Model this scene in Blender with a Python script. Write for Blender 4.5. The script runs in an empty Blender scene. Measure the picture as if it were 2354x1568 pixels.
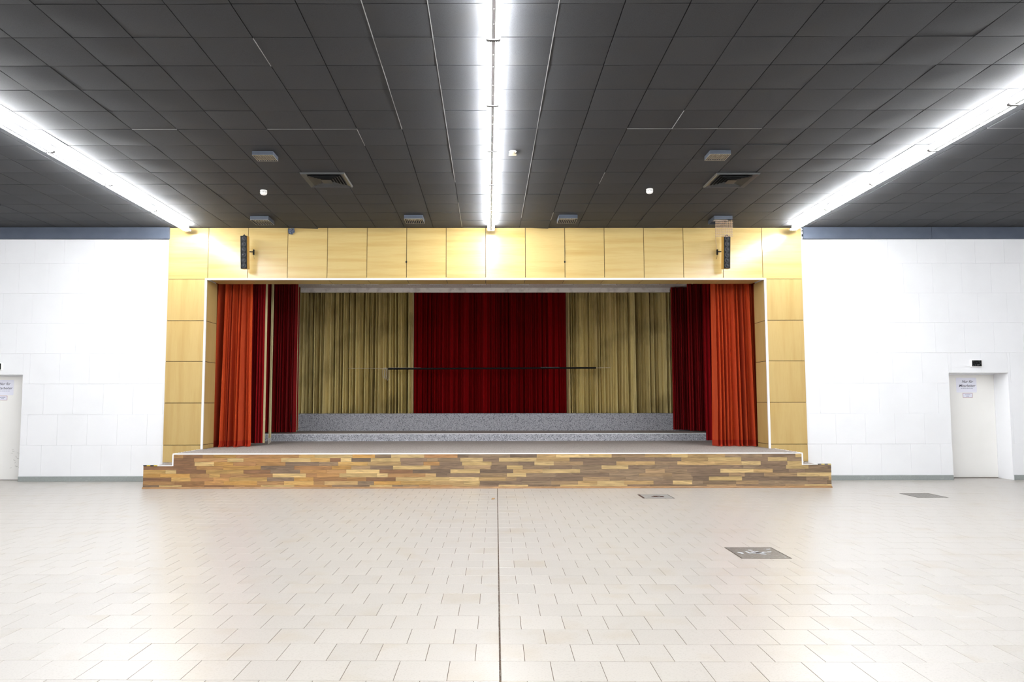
import bpy, bmesh, math, random
from mathutils import Vector, Matrix
C = bpy.context.scene
COL = C.collection
# ---------------------------------------------------------------- camera, world, exposure
H = 1.5974
def make_camera():
    th, ro, ya = .07071, -.00129, .00457
    Ry = Matrix(((math.cos(ya), -math.sin(ya), 0), (math.sin(ya), math.cos(ya), 0), (0, 0, 1)))
    Rp = Matrix(((1, 0, 0), (0, math.cos(th), math.sin(th)), (0, -math.sin(th), math.cos(th))))
    Rr = Matrix(((math.cos(ro), 0, math.sin(ro)), (0, 1, 0), (-math.sin(ro), 0, math.cos(ro))))
    R = Rr @ Rp @ Ry
    right, fwd, up = R[0], R[1], R[2]
    M = Matrix(((right[0], up[0], -fwd[0], 0), (right[1], up[1], -fwd[1], 0), (right[2], up[2], -fwd[2], H), (0, 0, 0, 1)))
    cd = bpy.data.cameras.new('camera'); co = bpy.data.objects.new('camera', cd); COL.objects.link(co)
    co.matrix_world = M
    cd.sensor_width = 36; cd.lens = 1642.0 / 2354 * 36
    cd.shift_x = (1177 - 1122.5) / 2354; cd.shift_y = (808.6 - 784) / 2354
    cd.clip_end = 100; cd.clip_start = .05
    C.camera = co
    return R
CAMR = make_camera()
w = bpy.data.worlds.new('world'); C.world = w; w.use_nodes = True
w.node_tree.nodes['Background'].inputs[0].default_value = (.9, .95, 1, 1)
w.node_tree.nodes['Background'].inputs[1].default_value = .02
C.view_settings.view_transform = 'Standard'; C.view_settings.look = 'None'
C.view_settings.exposure = 0.6; C.view_settings.gamma = 1; C.view_settings.use_curve_mapping = False
TUBE_STRENGTH = 168.0
TUBE_COLOR = (.95, .98, 1.0)

# ---------------------------------------------------------------- dimensions (metres)
HC = 5.2326            # ceiling height
D = 14.7135            # face of the stage wall
A = 13.44              # front of the stage apron
XL, XR = -6.574, 6.608 # wooden portal, outer edges
OL, OR_ = -5.779, 5.824 # stage opening
OT = 4.151             # top of the opening
DK = .648              # stage floor
CA, FA = .00527, .01543 # slight twist of the ceiling and the floor grids against the stage wall
WX0, WX1, WY0 = -12.8, 12.8, -5.2
rnd = random.Random(7)

# ---------------------------------------------------------------- materials
def srgb(r, g, b):
    f = lambda c: (c / 255) / 12.92 if c / 255 <= .04045 else ((c / 255 + .055) / 1.055) ** 2.4
    return (f(r), f(g), f(b), 1)
ALB = .64   # overall reflectance of the painted, tiled and clad surfaces
FULL = {'white_masonry_paint', 'door_paint', 'white_plastic', 'laminated_paper', 'black_ceiling_tile', 'white_metal_trim', 'grid_strip', 'perforated_tile', 'pelmet_board', 'speckled_riser', 'stage_floor_covering', 'beige_drape'}
def mat(name, col=(.5, .5, .5, 1), rough=.6, metal=0, spec=.5, noise=None, bump=None, sheen=0):
    k = 1.0 if name in FULL else ALB
    col = (col[0] * k, col[1] * k, col[2] * k, 1)
    if noise: noise = [(a, b, (c[0] * k, c[1] * k, c[2] * k, 1), d, e, f) for a, b, c, d, e, f in noise]
    """noise: list of (scale_xyz, detail, dark->colour factor range, second colour, lo, hi)"""
    m = bpy.data.materials.new(name); m.use_nodes = True
    nt = m.node_tree; N = nt.nodes; L = nt.links
    bs = N['Principled BSDF']
    bs.inputs['Roughness'].default_value = rough; bs.inputs['Metallic'].default_value = metal
    bs.inputs['Specular IOR Level'].default_value = spec
    if sheen: bs.inputs['Sheen Weight'].default_value = sheen; bs.inputs['Sheen Roughness'].default_value = .5
    bs.inputs['Base Color'].default_value = col
    last = None
    if noise or bump:
        tc = N.new('ShaderNodeTexCoord')
    if noise:
        rgb = N.new('ShaderNodeRGB'); rgb.outputs[0].default_value = col; last = rgb.outputs[0]
        for (sc, det, c2, lo, hi, fac) in noise:
            mp = N.new('ShaderNodeMapping'); mp.inputs['Scale'].default_value = sc; L.new(tc.outputs['Object'], mp.inputs[0])
            nz = N.new('ShaderNodeTexNoise'); nz.inputs['Scale'].default_value = 1; nz.inputs['Detail'].default_value = det
            L.new(mp.outputs[0], nz.inputs['Vector'])
            mr = N.new('ShaderNodeMapRange'); mr.inputs[1].default_value = lo; mr.inputs[2].default_value = hi; mr.inputs[4].default_value = fac
            L.new(nz.outputs['Fac'], mr.inputs[0])
            mx = N.new('ShaderNodeMix'); mx.data_type = 'RGBA'
            L.new(mr.outputs[0], mx.inputs[0]); L.new(last, mx.inputs[6]); mx.inputs[7].default_value = c2; last = mx.outputs[2]
        L.new(last, bs.inputs['Base Color'])
    if bump:
        sc, st, dist = bump
        mp = N.new('ShaderNodeMapping'); mp.inputs['Scale'].default_value = sc; L.new(tc.outputs['Object'], mp.inputs[0])
        nz = N.new('ShaderNodeTexNoise'); nz.inputs['Scale'].default_value = 1; nz.inputs['Detail'].default_value = 3
        L.new(mp.outputs[0], nz.inputs['Vector'])
        bp = N.new('ShaderNodeBump'); bp.inputs['Strength'].default_value = st; bp.inputs['Distance'].default_value = dist
        L.new(nz.outputs['Fac'], bp.inputs['Height']); L.new(bp.outputs[0], bs.inputs['Normal'])
    return m
def offset_by_object(m, amount=40, value=.12):
    """shift the texture and the tone a little from piece to piece"""
    nt = m.node_tree; N = nt.nodes; L = nt.links
    oi = N.new('ShaderNodeObjectInfo'); tc = [n for n in N if n.type == 'TEX_COORD'][0]
    vm = N.new('ShaderNodeVectorMath'); vm.operation = 'MULTIPLY_ADD'
    cb = N.new('ShaderNodeCombineXYZ')
    for i in range(3): L.new(oi.outputs['Random'], cb.inputs[i])
    L.new(cb.outputs[0], vm.inputs[0]); vm.inputs[1].default_value = (amount, amount * .7, amount * 1.3)
    L.new(tc.outputs['Object'], vm.inputs[2])
    for l in list(L):
        if l.from_node == tc and l.to_node.type == 'MAPPING':
            s = l.to_socket; L.remove(l); L.new(vm.outputs[0], s)
    bs = N['Principled BSDF']
    src = bs.inputs['Base Color'].links[0].from_socket
    mr = N.new('ShaderNodeMapRange'); mr.inputs[3].default_value = 1 - value; mr.inputs[4].default_value = 1 + value * .4
    L.new(oi.outputs['Random'], mr.inputs[0])
    hs = N.new('ShaderNodeHueSaturation'); L.new(mr.outputs[0], hs.inputs['Value']); L.new(src, hs.inputs['Color'])
    L.new(hs.outputs[0], bs.inputs['Base Color'])
    return m

M = {}
M['floor_tile'] = offset_by_object(mat('floor_tile', srgb(218, 211, 203), rough=.3, spec=.55,
    noise=[((90, 90, 90), 3, srgb(186, 178, 168), .5, .75, .55), ((2.2, 2.2, 2.2), 4, srgb(200, 184, 160), .55, .75, .45)],
    bump=((70, 70, 70), .12, .002)), value=.05)
M['grout'] = mat('grout', srgb(120, 98, 76), rough=.95, noise=[((30, 30, 30), 4, srgb(80, 64, 50), .4, .7, .7)])
M['joint'] = mat('joint_sealant', srgb(86, 68, 54), rough=.9, noise=[((60, 25, 60), 4, srgb(160, 150, 138), .5, .68, .8)])
M['wall'] = mat('white_masonry_paint', srgb(234, 234, 236), rough=.9, spec=.2, bump=((60, 60, 60), .15, .003),
                noise=[((1.5, 1.5, 1.5), 3, srgb(228, 228, 230), .45, .7, .5)])
M['ceiling_tile'] = offset_by_object(mat('black_ceiling_tile', srgb(51, 52, 55), rough=.72, spec=.34,
    noise=[((160, 160, 160), 2, srgb(26, 26, 27), .45, .75, .6), ((3, 3, 3), 3, srgb(54, 51, 48), .5, .8, .4)],
    bump=((120, 120, 120), .25, .002)), value=.12)
M['ceiling_void'] = mat('ceiling_void', srgb(14, 14, 14), rough=1)
M['grid_strip'] = mat('grid_strip', srgb(140, 140, 139), rough=.5)
M['beam'] = mat('blue_grey_paint', srgb(100, 109, 126), rough=.7, noise=[((3, 3, 3), 3, srgb(88, 97, 114), .4, .7, .6)])
M['panel_h'] = offset_by_object(mat('veneer_horizontal', srgb(238, 208, 140), rough=.22, spec=.4,
    noise=[((.5, 3, 9), 4, srgb(214, 172, 92), .45, .75, .6), ((4, 60, 160), 2, srgb(205, 166, 94), .5, .8, .3)]), value=.05)
M['panel_v'] = offset_by_object(mat('veneer_vertical', srgb(234, 200, 130), rough=.34, spec=.4,
    noise=[((6, 3, .5), 4, srgb(208, 166, 92), .45, .75, .6), ((160, 60, 4), 2, srgb(205, 166, 94), .5, .8, .3)]), value=.05)
M['panel_core'] = mat('panel_core', srgb(70, 42, 22), rough=.9)
M['white_trim'] = mat('white_metal_trim', srgb(240, 240, 242), rough=.4)
M['door'] = mat('door_paint', srgb(242, 240, 236), rough=.5, noise=[((1.2, 1.2, 1.2), 4, srgb(234, 232, 227), .5, .7, .5)])
M['baseboard'] = mat('grey_plinth_stone', srgb(178, 184, 181), rough=.5,
                     noise=[((80, 80, 80), 3, srgb(146, 150, 148), .5, .7, .5), ((12, 12, 12), 2, srgb(198, 203, 200), .6, .75, .5)])
def carpet(name, base, dark, light):
    m = mat(name, base, rough=.85, spec=.2, noise=[((55, 55, 55), 3, dark, .5, .62, .8), ((48, 48, 48), 2, light, .56, .66, .8)],
            bump=((90, 90, 90), .3, .004))
    return m
M['deck'] = carpet('stage_floor_covering', srgb(160, 151, 145), srgb(116, 108, 104), srgb(182, 174, 170))
M['riser'] = carpet('speckled_riser', srgb(176, 176, 182), srgb(80, 80, 88), srgb(222, 222, 228))
M['stage_dark'] = mat('stage_house_plaster', srgb(52, 48, 46), rough=.95)
M['stage_tile'] = mat('perforated_tile', srgb(240, 234, 230), rough=.9, noise=[((60, 60, 60), 2, srgb(140, 134, 130), .5, .7, .6)])
M['pelmet'] = mat('pelmet_board', srgb(250, 246, 242), rough=.8, noise=[((40, 40, 40), 1, srgb(60, 56, 54), .72, .76, .9), ((5, 5, 5), 2, srgb(180, 172, 170), .5, .7, .5)])
M['black'] = mat('black_plastic', srgb(12, 12, 14), rough=.6, spec=.2)
M['black_hole'] = mat('dark_recess', srgb(10, 10, 10), rough=.9)
M['cone'] = mat('speaker_cone', srgb(34, 34, 38), rough=.45, spec=.3)
M['speaker_wood'] = mat('speaker_veneer', srgb(222, 172, 80), rough=.45, noise=[((8, 8, 1), 3, srgb(200, 148, 62), .4, .7, .5)])
M['lamp_case'] = mat('blue_grey_lamp_case', srgb(84, 92, 106), rough=.5, noise=[((9, 9, 9), 2, srgb(74, 82, 96), .4, .7, .5)])
M['diffuser'] = mat('cream_diffuser', srgb(190, 178, 152), rough=.35)
M['louver'] = mat('lamp_louver', srgb(190, 180, 160), rough=.4)
M['vent'] = mat('vent_grey', srgb(62, 63, 64), rough=.45)
M['vent_frame'] = mat('vent_frame_grey', srgb(84, 86, 87), rough=.4)
M['white_plastic'] = mat('white_plastic', srgb(240, 238, 236), rough=.3)
M['rail'] = mat('batten_housing', srgb(196, 194, 196), rough=.4)
M['holder'] = mat('lamp_holder', srgb(150, 146, 146), rough=.5)
M['wire'] = mat('wire_grid', srgb(206, 178, 150), rough=.4)
M['hatch'] = mat('hatch_steel', srgb(150, 144, 136), rough=.4, metal=.3, noise=[((25, 25, 25), 3, srgb(190, 188, 186), .5, .7, .6)])
M['hatch_pale'] = mat('hatch_pale_steel', srgb(186, 188, 188), rough=.35, metal=.2)
M['hatch_edge'] = mat('hatch_edge', srgb(98, 86, 76), rough=.6)
M['rust'] = mat('rust_stain', srgb(92, 62, 50), rough=.8)
M['plaster_spill'] = mat('plaster_spill', srgb(214, 214, 218), rough=.8)
M['paper'] = mat('laminated_paper', srgb(232, 232, 244), rough=.12, spec=.6)
M['ink'] = mat('blue_black_ink', srgb(34, 34, 62), rough=.4)
M['ink_pale'] = mat('pale_ink', srgb(150, 152, 176), rough=.5)
M['red_ink'] = mat('red_frame_ink', srgb(178, 62, 92), rough=.4)
M['yellow'] = mat('yellow_tape', srgb(240, 206, 30), rough=.4)
M['rope'] = mat('rope_fibre', srgb(236, 226, 208), rough=.9)
M['cream_cloth'] = mat('cream_lining', srgb(226, 210, 160), rough=.9, spec=.1)
def cloth(name, c, c2, sheen=.15, shade_mottle=None):
    nz = [((22, 22, 1.2), 3, c2, .4, .7, .5), ((90, 90, 90), 2, c2, .5, .7, .4)]
    if shade_mottle: nz.append(shade_mottle)
    return mat(name, c, rough=.95, spec=.08, noise=nz, sheen=sheen)
M['orange_cloth'] = cloth('orange_red_velvet', srgb(228, 90, 42), srgb(190, 54, 30), sheen=.05)
M['orange_hem'] = cloth('orange_red_hem', srgb(208, 66, 36), srgb(190, 50, 30), sheen=.05)
M['red_cloth'] = cloth('crimson_velvet', srgb(158, 16, 22), srgb(124, 10, 16), sheen=.03)
M['deep_red_cloth'] = cloth('deep_red_velvet', srgb(182, 16, 22), srgb(140, 10, 14), sheen=.0)
M['beige_cloth'] = cloth('beige_drape', srgb(228, 210, 150), srgb(186, 166, 108), sheen=.0,
                         shade_mottle=((1.4, 1.4, 1.1), 3, srgb(128, 108, 62), .52, .7, .5))  # soft dark mottling painted into the cloth colour for the opening's shadow patches
# strips of the printed laminate: object colour times a running grain
def strip_mat():
    m = bpy.data.materials.new('laminate_strip'); m.use_nodes = True; nt = m.node_tree; N = nt.nodes; L = nt.links
    bs = N['Principled BSDF']; bs.inputs['Roughness'].default_value = .4
    bs.inputs['Specular IOR Level'].default_value = .4
    oi = N.new('ShaderNodeObjectInfo'); tc = N.new('ShaderNodeTexCoord')
    vm = N.new('ShaderNodeVectorMath'); vm.operation = 'MULTIPLY_ADD'; cb = N.new('ShaderNodeCombineXYZ')
    for i in range(3): L.new(oi.outputs['Random'], cb.inputs[i])
    L.new(cb.outputs[0], vm.inputs[0]); vm.inputs[1].default_value = (60, 40, 80); L.new(tc.outputs['Object'], vm.inputs[2])
    mp = N.new('ShaderNodeMapping'); mp.inputs['Scale'].default_value = (2.5, 10, 34); L.new(vm.outputs[0], mp.inputs[0])
    nz = N.new('ShaderNodeTexNoise'); nz.inputs['Scale'].default_value = 1; nz.inputs['Detail'].default_value = 5; nz.inputs['Distortion'].default_value = 1.6
    L.new(mp.outputs[0], nz.inputs[0])
    mr = N.new('ShaderNodeMapRange'); mr.inputs[1].default_value = .38; mr.inputs[2].default_value = .66; mr.inputs[3].default_value = 1.3 * ALB; mr.inputs[4].default_value = .74 * ALB
    L.new(nz.outputs['Fac'], mr.inputs[0])
    hs = N.new('ShaderNodeHueSaturation'); L.new(oi.outputs['Color'], hs.inputs['Color']); L.new(mr.outputs[0], hs.inputs['Value'])
    L.new(hs.outputs[0], bs.inputs['Base Color'])
    return m
M['strip'] = strip_mat()
def emit(name, col, s):
    m = bpy.data.materials.new(name); m.use_nodes = True; nt = m.node_tree
    nt.nodes.remove(nt.nodes['Principled BSDF']); e = nt.nodes.new('ShaderNodeEmission')
    e.inputs[0].default_value = (*col, 1); e.inputs[1].default_value = s
    nt.links.new(e.outputs[0], nt.nodes['Material Output'].inputs[0]); return m
M['tube'] = emit('lit_tube', TUBE_COLOR, TUBE_STRENGTH)

# ---------------------------------------------------------------- mesh helpers
class MB:
    def __init__(s): s.v = []; s.f = []
    def add(s, vs, fs, T=None):
        b = len(s.v)
        s.v += [tuple(T @ Vector(p)) if T else tuple(p) for p in vs]
        s.f += [tuple(b + i for i in f) for f in fs]; return s
    def box(s, x0, x1, y0, y1, z0, z1, T=None):
        return s.add([(x0, y0, z0), (x1, y0, z0), (x1, y1, z0), (x0, y1, z0), (x0, y0, z1), (x1, y0, z1), (x1, y1, z1), (x0, y1, z1)],
                     [(0, 3, 2, 1), (4, 5, 6, 7), (0, 1, 5, 4), (1, 2, 6, 5), (2, 3, 7, 6), (3, 0, 4, 7)], T)
    def tube(s, p, q, r, n=8, cap=True):
        p = Vector(p); q = Vector(q); d = (q - p).normalized()
        a = d.orthogonal().normalized(); b = d.cross(a)
        vs = []
        for c in (p, q):
            for k in range(n):
                t = 2 * math.pi * k / n; vs.append(c + r * (math.cos(t) * a + math.sin(t) * b))
        fs = [(k, (k + 1) % n, n + (k + 1) % n, n + k) for k in range(n)]
        if cap: fs += [tuple(range(n - 1, -1, -1)), tuple(range(n, 2 * n))]
        return s.add(vs, fs)
    def path(s, pts, r, n=6):
        for a, b in zip(pts[:-1], pts[1:]): s.tube(a, b, r, n)
        return s
    def lathe(s, prof, n=20, T=None):
        vs = []; fs = []
        for (r, z) in prof:
            for k in range(n):
                t = 2 * math.pi * k / n; vs.append((r * math.cos(t), r * math.sin(t), z))
        for i in range(len(prof) - 1):
            for k in range(n):
                a = i * n + k; b = i * n + (k + 1) % n
                fs.append((a, b, b + n, a + n))
        fs.append(tuple(range(n - 1, -1, -1))); m = (len(prof) - 1) * n; fs.append(tuple(range(m, m + n)))
        return s.add(vs, fs, T)
    def mesh(s, name, m):
        me = bpy.data.meshes.new(name); me.from_pydata(s.v, [], s.f); me.materials.append(m)
        bm = bmesh.new(); bm.from_mesh(me); bmesh.ops.recalc_face_normals(bm, faces=bm.faces); bm.to_mesh(me); bm.free()
        return me
    def build(s, name, m, parent=None, smooth=False, bevel=0):
        me = s.mesh(name, m)
        if bevel:
            bm = bmesh.new(); bm.from_mesh(me)
            bmesh.ops.bevel(bm, geom=bm.edges[:], offset=bevel, segments=1, affect='EDGES'); bm.to_mesh(me); bm.free()
        if smooth:
            for p in me.polygons: p.use_smooth = True
        return link(name, me, parent)
def link(name, me, parent=None, loc=None):
    o = bpy.data.objects.new(name, me); COL.objects.link(o)
    if parent: o.parent = parent
    if loc is not None: o.location = loc
    return o
def tag(o, label=None, cat=None, group=None, kind=None):
    if label: o['label'] = label
    if cat: o['category'] = cat
    if group: o['group'] = group
    if kind: o['kind'] = kind
    return o
def empty(name, loc=(0, 0, 0), rot=(0, 0, 0)):
    o = bpy.data.objects.new(name, None); COL.objects.link(o); o.location = loc; o.rotation_euler = rot
    o.empty_display_size = .1; return o
KIDS = {}
def copy_tree(o, loc=None, parent=None):
    c = o.copy(); COL.objects.link(c)
    if parent: c.parent = parent
    if loc is not None: c.location = loc
    for ch in KIDS.get(o.name) or [x for x in bpy.data.objects if x.parent == o]:
        copy_tree(ch, None, c)
    return c
def seen(x, y, z, margin=30):
    v = CAMR @ Vector((x, y, z - H))
    if v[1] < .2: return False
    px = 1122.5 + 1642 * v[0] / v[1]; py = 808.6 - 1642 * v[2] / v[1]
    return -margin < px < 2354 + margin and -margin < py < 1568 + margin
def rect_minus(r, h):
    """rectangle (x0,x1,y0,y1) minus rectangle h -> list of rectangles"""
    x0, x1, y0, y1 = r; a0, a1, b0, b1 = h
    if a0 >= x1 or a1 <= x0 or b0 >= y1 or b1 <= y0: return [r]
    out = []
    if a0 > x0: out.append((x0, a0, y0, y1))
    if a1 < x1: out.append((a1, x1, y0, y1))
    m0, m1 = max(x0, a0), min(x1, a1)
    if b0 > y0: out.append((m0, m1, y0, b0))
    if b1 < y1: out.append((m0, m1, b1, y1))
    return [q for q in out if q[1] - q[0] > .006 and q[3] - q[2] > .006]

# ================================================================ FLOOR
def fw(X, Y):  # floor grid -> world
    return (X * math.cos(FA) + Y * math.sin(FA), -X * math.sin(FA) + Y * math.cos(FA))
floor = tag(MB().box(WX0, WX1, WY0, 15.2, -.2, -.0025).build('floor', M['grout']), kind='structure')
hatches = [(2.505, 3.025, 7.462, 8.022), (2.440, 2.970, 12.035, 12.545), (7.035, 7.555, 12.15, 12.70)]
F0, FR0, FWd, FRd = .02075, 4.2282, .30864, .3135
def floor_tiles():
    gap = .0036; near = []; far = []
    jx = (F0 - .006, F0 + .006)
    for r in range(-31, 36):
        y0 = FR0 + FRd * r; y1 = y0 + FRd
        for c in range(-43, 45):
            off = 0 if r % 2 == 0 else .5
            x0 = F0 + FWd * (c + off); x1 = x0 + FWd
            rects = [(x0 + gap / 2, x1 - gap / 2, y0 + gap / 2, y1 - gap / 2)]
            for h in hatches: rects = [q for rr in rects for q in rect_minus(rr, h)]
            rects = [q for rr in rects for q in rect_minus(rr, (jx[0], jx[1], -99, 99))]
            for q in rects:
                cx, cy = (q[0] + q[1]) / 2, (q[2] + q[3]) / 2
                X, Y = fw(cx, cy)
                lim = 15.0 if (-10.9 < X < -9.35 or 9.43 < X < 10.96) else D + .12
                if not (WX0 + .2 < X < WX1 - .2 and WY0 + .2 < Y < lim): continue
                if Y > A + .17 and -6.19 < X < 6.29: continue
                full = abs((q[1] - q[0]) - (FWd - gap)) < 1e-4 and abs((q[3] - q[2]) - (FRd - gap)) < 1e-4
                item = (q, cx, cy, X, Y, full)
                (near if seen(X, Y, 0, 60) and Y > 3.9 else far).append(item)
    near.sort(key=lambda i: i[4] * 1.0)
    sel, rest = near[:298], near[298:] + far
    b = .0012
    def tile_geo(mb, q, z=0, o=(0, 0), flat=False):
        x0, x1, y0, y1 = q[0] - o[0], q[1] - o[0], q[2] - o[1], q[3] - o[1]
        if flat: T = lambda x, y, zz: (*fw(x, y), zz)
        else: T = lambda x, y, zz: (x, y, zz)
        lo = -.004
        vs = [T(x0, y0, lo), T(x1, y0, lo), T(x1, y1, lo), T(x0, y1, lo), T(x0, y0, z - b), T(x1, y0, z - b), T(x1, y1, z - b), T(x0, y1, z - b),
              T(x0 + b, y0 + b, z), T(x1 - b, y0 + b, z), T(x1 - b, y1 - b, z), T(x0 + b, y1 - b, z)]
        fs = [(0, 1, 5, 4), (1, 2, 6, 5), (2, 3, 7, 6), (3, 0, 4, 7), (4, 5, 9, 8), (5, 6, 10, 9), (6, 7, 11, 10), (7, 4, 8, 11), (8, 9, 10, 11)]
        mb.add(vs, fs)
    mb = MB(); tile_geo(mb, (-(FWd - gap) / 2, (FWd - gap) / 2, -(FRd - gap) / 2, (FRd - gap) / 2))
    share = mb.mesh('tile', M['floor_tile'])
    for (q, cx, cy, X, Y, full) in sel:
        if full: me = share
        else:
            mb = MB(); tile_geo(mb, q, o=(cx, cy)); me = mb.mesh('tile', M['floor_tile'])
        o = link('tile', me, floor, (X, Y, rnd.uniform(-.0006, .0004)))
        o.rotation_euler = (rnd.uniform(-.0012, .0012), rnd.uniform(-.0012, .0012), -FA)
    mb = MB()
    for it in rest: tile_geo(mb, it[0], z=rnd.uniform(-.0005, .0003), flat=True)
    tag(mb.build('distant_tiles', M['floor_tile'], floor), kind='stuff')
    # movement joint down the middle
    mb = MB()
    for k in range(60):
        y0 = WY0 + .3 + k * .305; y1 = y0 + .305
        if y1 > A - .15: break
        a = rnd.uniform(-.0012, .0012)
        (ax, ay), (bx, by) = fw(F0 + a, y0), fw(F0 + a, y1)
        mb.box(ax - .0055, ax + .0055, ay, by, -.0045, -.0006)
    mb.build('movement_joint', M['joint'], floor)
floor_tiles()

def hatch(idx, label, pale=False, stain=None):
    x0, x1, y0, y1 = hatches[idx]; cx, cy = (x0 + x1) / 2, (y0 + y1) / 2; X, Y = fw(cx, cy)
    w2, d2 = (x1 - x0) / 2 - .003, (y1 - y0) / 2 - .003
    e = tag(empty('floor_hatch', (X, Y, 0), (0, 0, -FA)), label, 'floor hatch', 'service hatches let into the tiled floor')
    fr = MB(); t = .012
    for a in ((-w2, w2, -d2, -d2 + t), (-w2, w2, d2 - t, d2), (-w2, -w2 + t, -d2 + t, d2 - t), (w2 - t, w2, -d2 + t, d2 - t)):
        fr.box(*a, -.0024, .0018)
    fr.build('frame', M['hatch_edge'], e)
    MB().box(-w2 + t + .002, w2 - t - .002, -d2 + t + .002, d2 - t - .002, -.0024, .0006).build('cover_plate', M['hatch_pale' if pale else 'hatch'], e)
    if not pale:
        ribs = MB(); n = 17
        for i in range(n):
            for j in range(n):
                px = -w2 + .03 + (2 * w2 - .06) * i / (n - 1); py = -d2 + .03 + (2 * d2 - .06) * j / (n - 1)
                a = .785 if (i + j) % 2 else -.785
                T = Matrix.Translation((px, py, .0006)) @ Matrix.Rotation(a, 4, 'Z')
                ribs.box(-.011, .011, -.0025, .0025, 0, .0012, T)
        tag(ribs.build('tread_ribs', M['hatch'], e), kind='stuff')
    MB().tube((w2 - .05, -d2 + .05, .0), (w2 - .05, -d2 + .05, .0022), .011, 12).build('lifting_eye', M['hatch_pale'], e)
    r2 = random.Random(idx)
    if stain == 'spill':
        s = MB()
        for k in range(26):
            a = r2.uniform(0, 6.28); rr = abs(r2.gauss(0, .075)); T = Matrix.Translation((rr * math.cos(a) * 1.5, rr * math.sin(a), .0006)) @ Matrix.Rotation(r2.uniform(0, 3), 4, 'Z')
            n = 7; vs = [(r2.uniform(.7, 1.1) * .03 * math.cos(6.283 * i / n), r2.uniform(.7, 1.1) * .016 * math.sin(6.283 * i / n), .0022) for i in range(n)]
            vs += [(x * 1.05, y * 1.05, 0) for x, y, z in vs]
            s.add(vs, [tuple(range(n))] + [(i, (i + 1) % n, n + (i + 1) % n, n + i) for i in range(n)], T)
        tag(s.build('plaster_spill', M['plaster_spill'], e), 'dried white splashes', kind='stuff')
        m = MB(); m.add([(-.04, .02, .003), (-.028, .024, .003), (.0, .0, .003), (.05, .012, .003), (-.002, -.016, .003), (-.04, .02, .0005), (-.028, .024, .0005), (0, 0, .0005), (.05, .012, .0005), (-.002, -.016, .0005)],
                      [(0, 4, 3, 2, 1), (0, 1, 6, 5), (1, 2, 7, 6), (2, 3, 8, 7), (3, 4, 9, 8), (4, 0, 5, 9)])
        m.build('dark_smear', M['rust'], e)
    if stain == 'rust':
        s = MB()
        for (a, b, c, d_) in ((-.16, -.06, -.1, -.085), (-.08, .02, -.09, .0), (-.03, .05, .0, .09), (.04, .09, .02, .09), (.07, .13, -.07, .05), (.0, .12, -.1, -.05)):
            s.box(a, b, c, d_, .0006, .0014)
        tag(s.build('rust_stain', M['rust'], e), 'dark brown smeared stain')
        MB().box(-w2 + .0, -w2 + .035, -d2 + .02, d2 - .0, .0019, .0026).build('bent_edge', M['rust'], e)
hatch(0, 'square chequered steel floor hatch nearest the viewer, splashed with white plaster', stain='spill')
hatch(1, 'pale steel floor hatch with a brown stain, just in front of the stage', pale=True, stain='rust')
hatch(2, 'plain grey steel floor hatch by the right white wall, near the door')

# ================================================================ WALLS
def wall_back():
    e = tag(MB().box(WX0, -10.74, D + .02, 15.3, 0, HC).box(-10.74, -9.495, D + .02, 15.3, 2.175, HC).box(-9.495, XL, D + .02, 15.3, 0, HC)
            .box(XR, 9.583, D + .02, 15.3, 0, HC).box(9.583, 10.81, D + .02, 15.3, 2.193, HC).box(10.81, WX1, D + .02, 15.3, 0, HC)
            .box(XL, OL - .02, D + .02, 15.3, 0, HC).box(OR_ + .02, XR, D + .02, 15.3, 0, HC).box(OL - .02, OR_ + .02, D + .02, 15.3, OT + .022, HC)
            .build('wall_back', M['wall']), kind='structure')
    # masonry blocks of the two white wall faces
    holes = [(-10.74, -9.495, -1, 2.175), (9.583, 10.81, -1, 2.193)]
    for (xa, xb, ph) in ((WX0, XL, -9.05), (XR, WX1, 6.9)):
        for k in range(-1, 9):
            z0 = .735 + .625 * (k - 1); z1 = z0 + .625
            z0 = max(z0, .0); z1 = min(z1, HC)
            if z1 - z0 < .02: continue
            off = .305 if k % 2 else 0
            for c in range(-14, 14):
                x0 = ph + off + .61 * c; x1 = x0 + .61
                x0c, x1c = max(x0, xa), min(x1, xb)
                if x1c - x0c < .02: continue
                rects = [(x0c, x1c, z0, z1)]
                for h in holes: rects = [q for rr in rects for q in rect_minus(rr, h)]
                for q in rects:
                    g = .0012
                    MB().box(q[0] + g, q[1] - g, D, D + .02, q[2] + g, q[3] - g).build('block', M['wall'], e)
    # door reveal side faces are the wall thickness itself
    return e
WB = wall_back()
tag(MB().box(WX0 - .2, WX0, WY0, 15.3, 0, HC).build('wall_left', M['wall']), kind='structure')
tag(MB().box(WX1, WX1 + .2, WY0, 15.3, 0, HC).build('wall_right', M['wall']), kind='structure')
tag(MB().box(WX0, WX1, WY0 - .2, WY0, 0, HC).build('wall_front', M['wall']), kind='structure')

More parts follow.
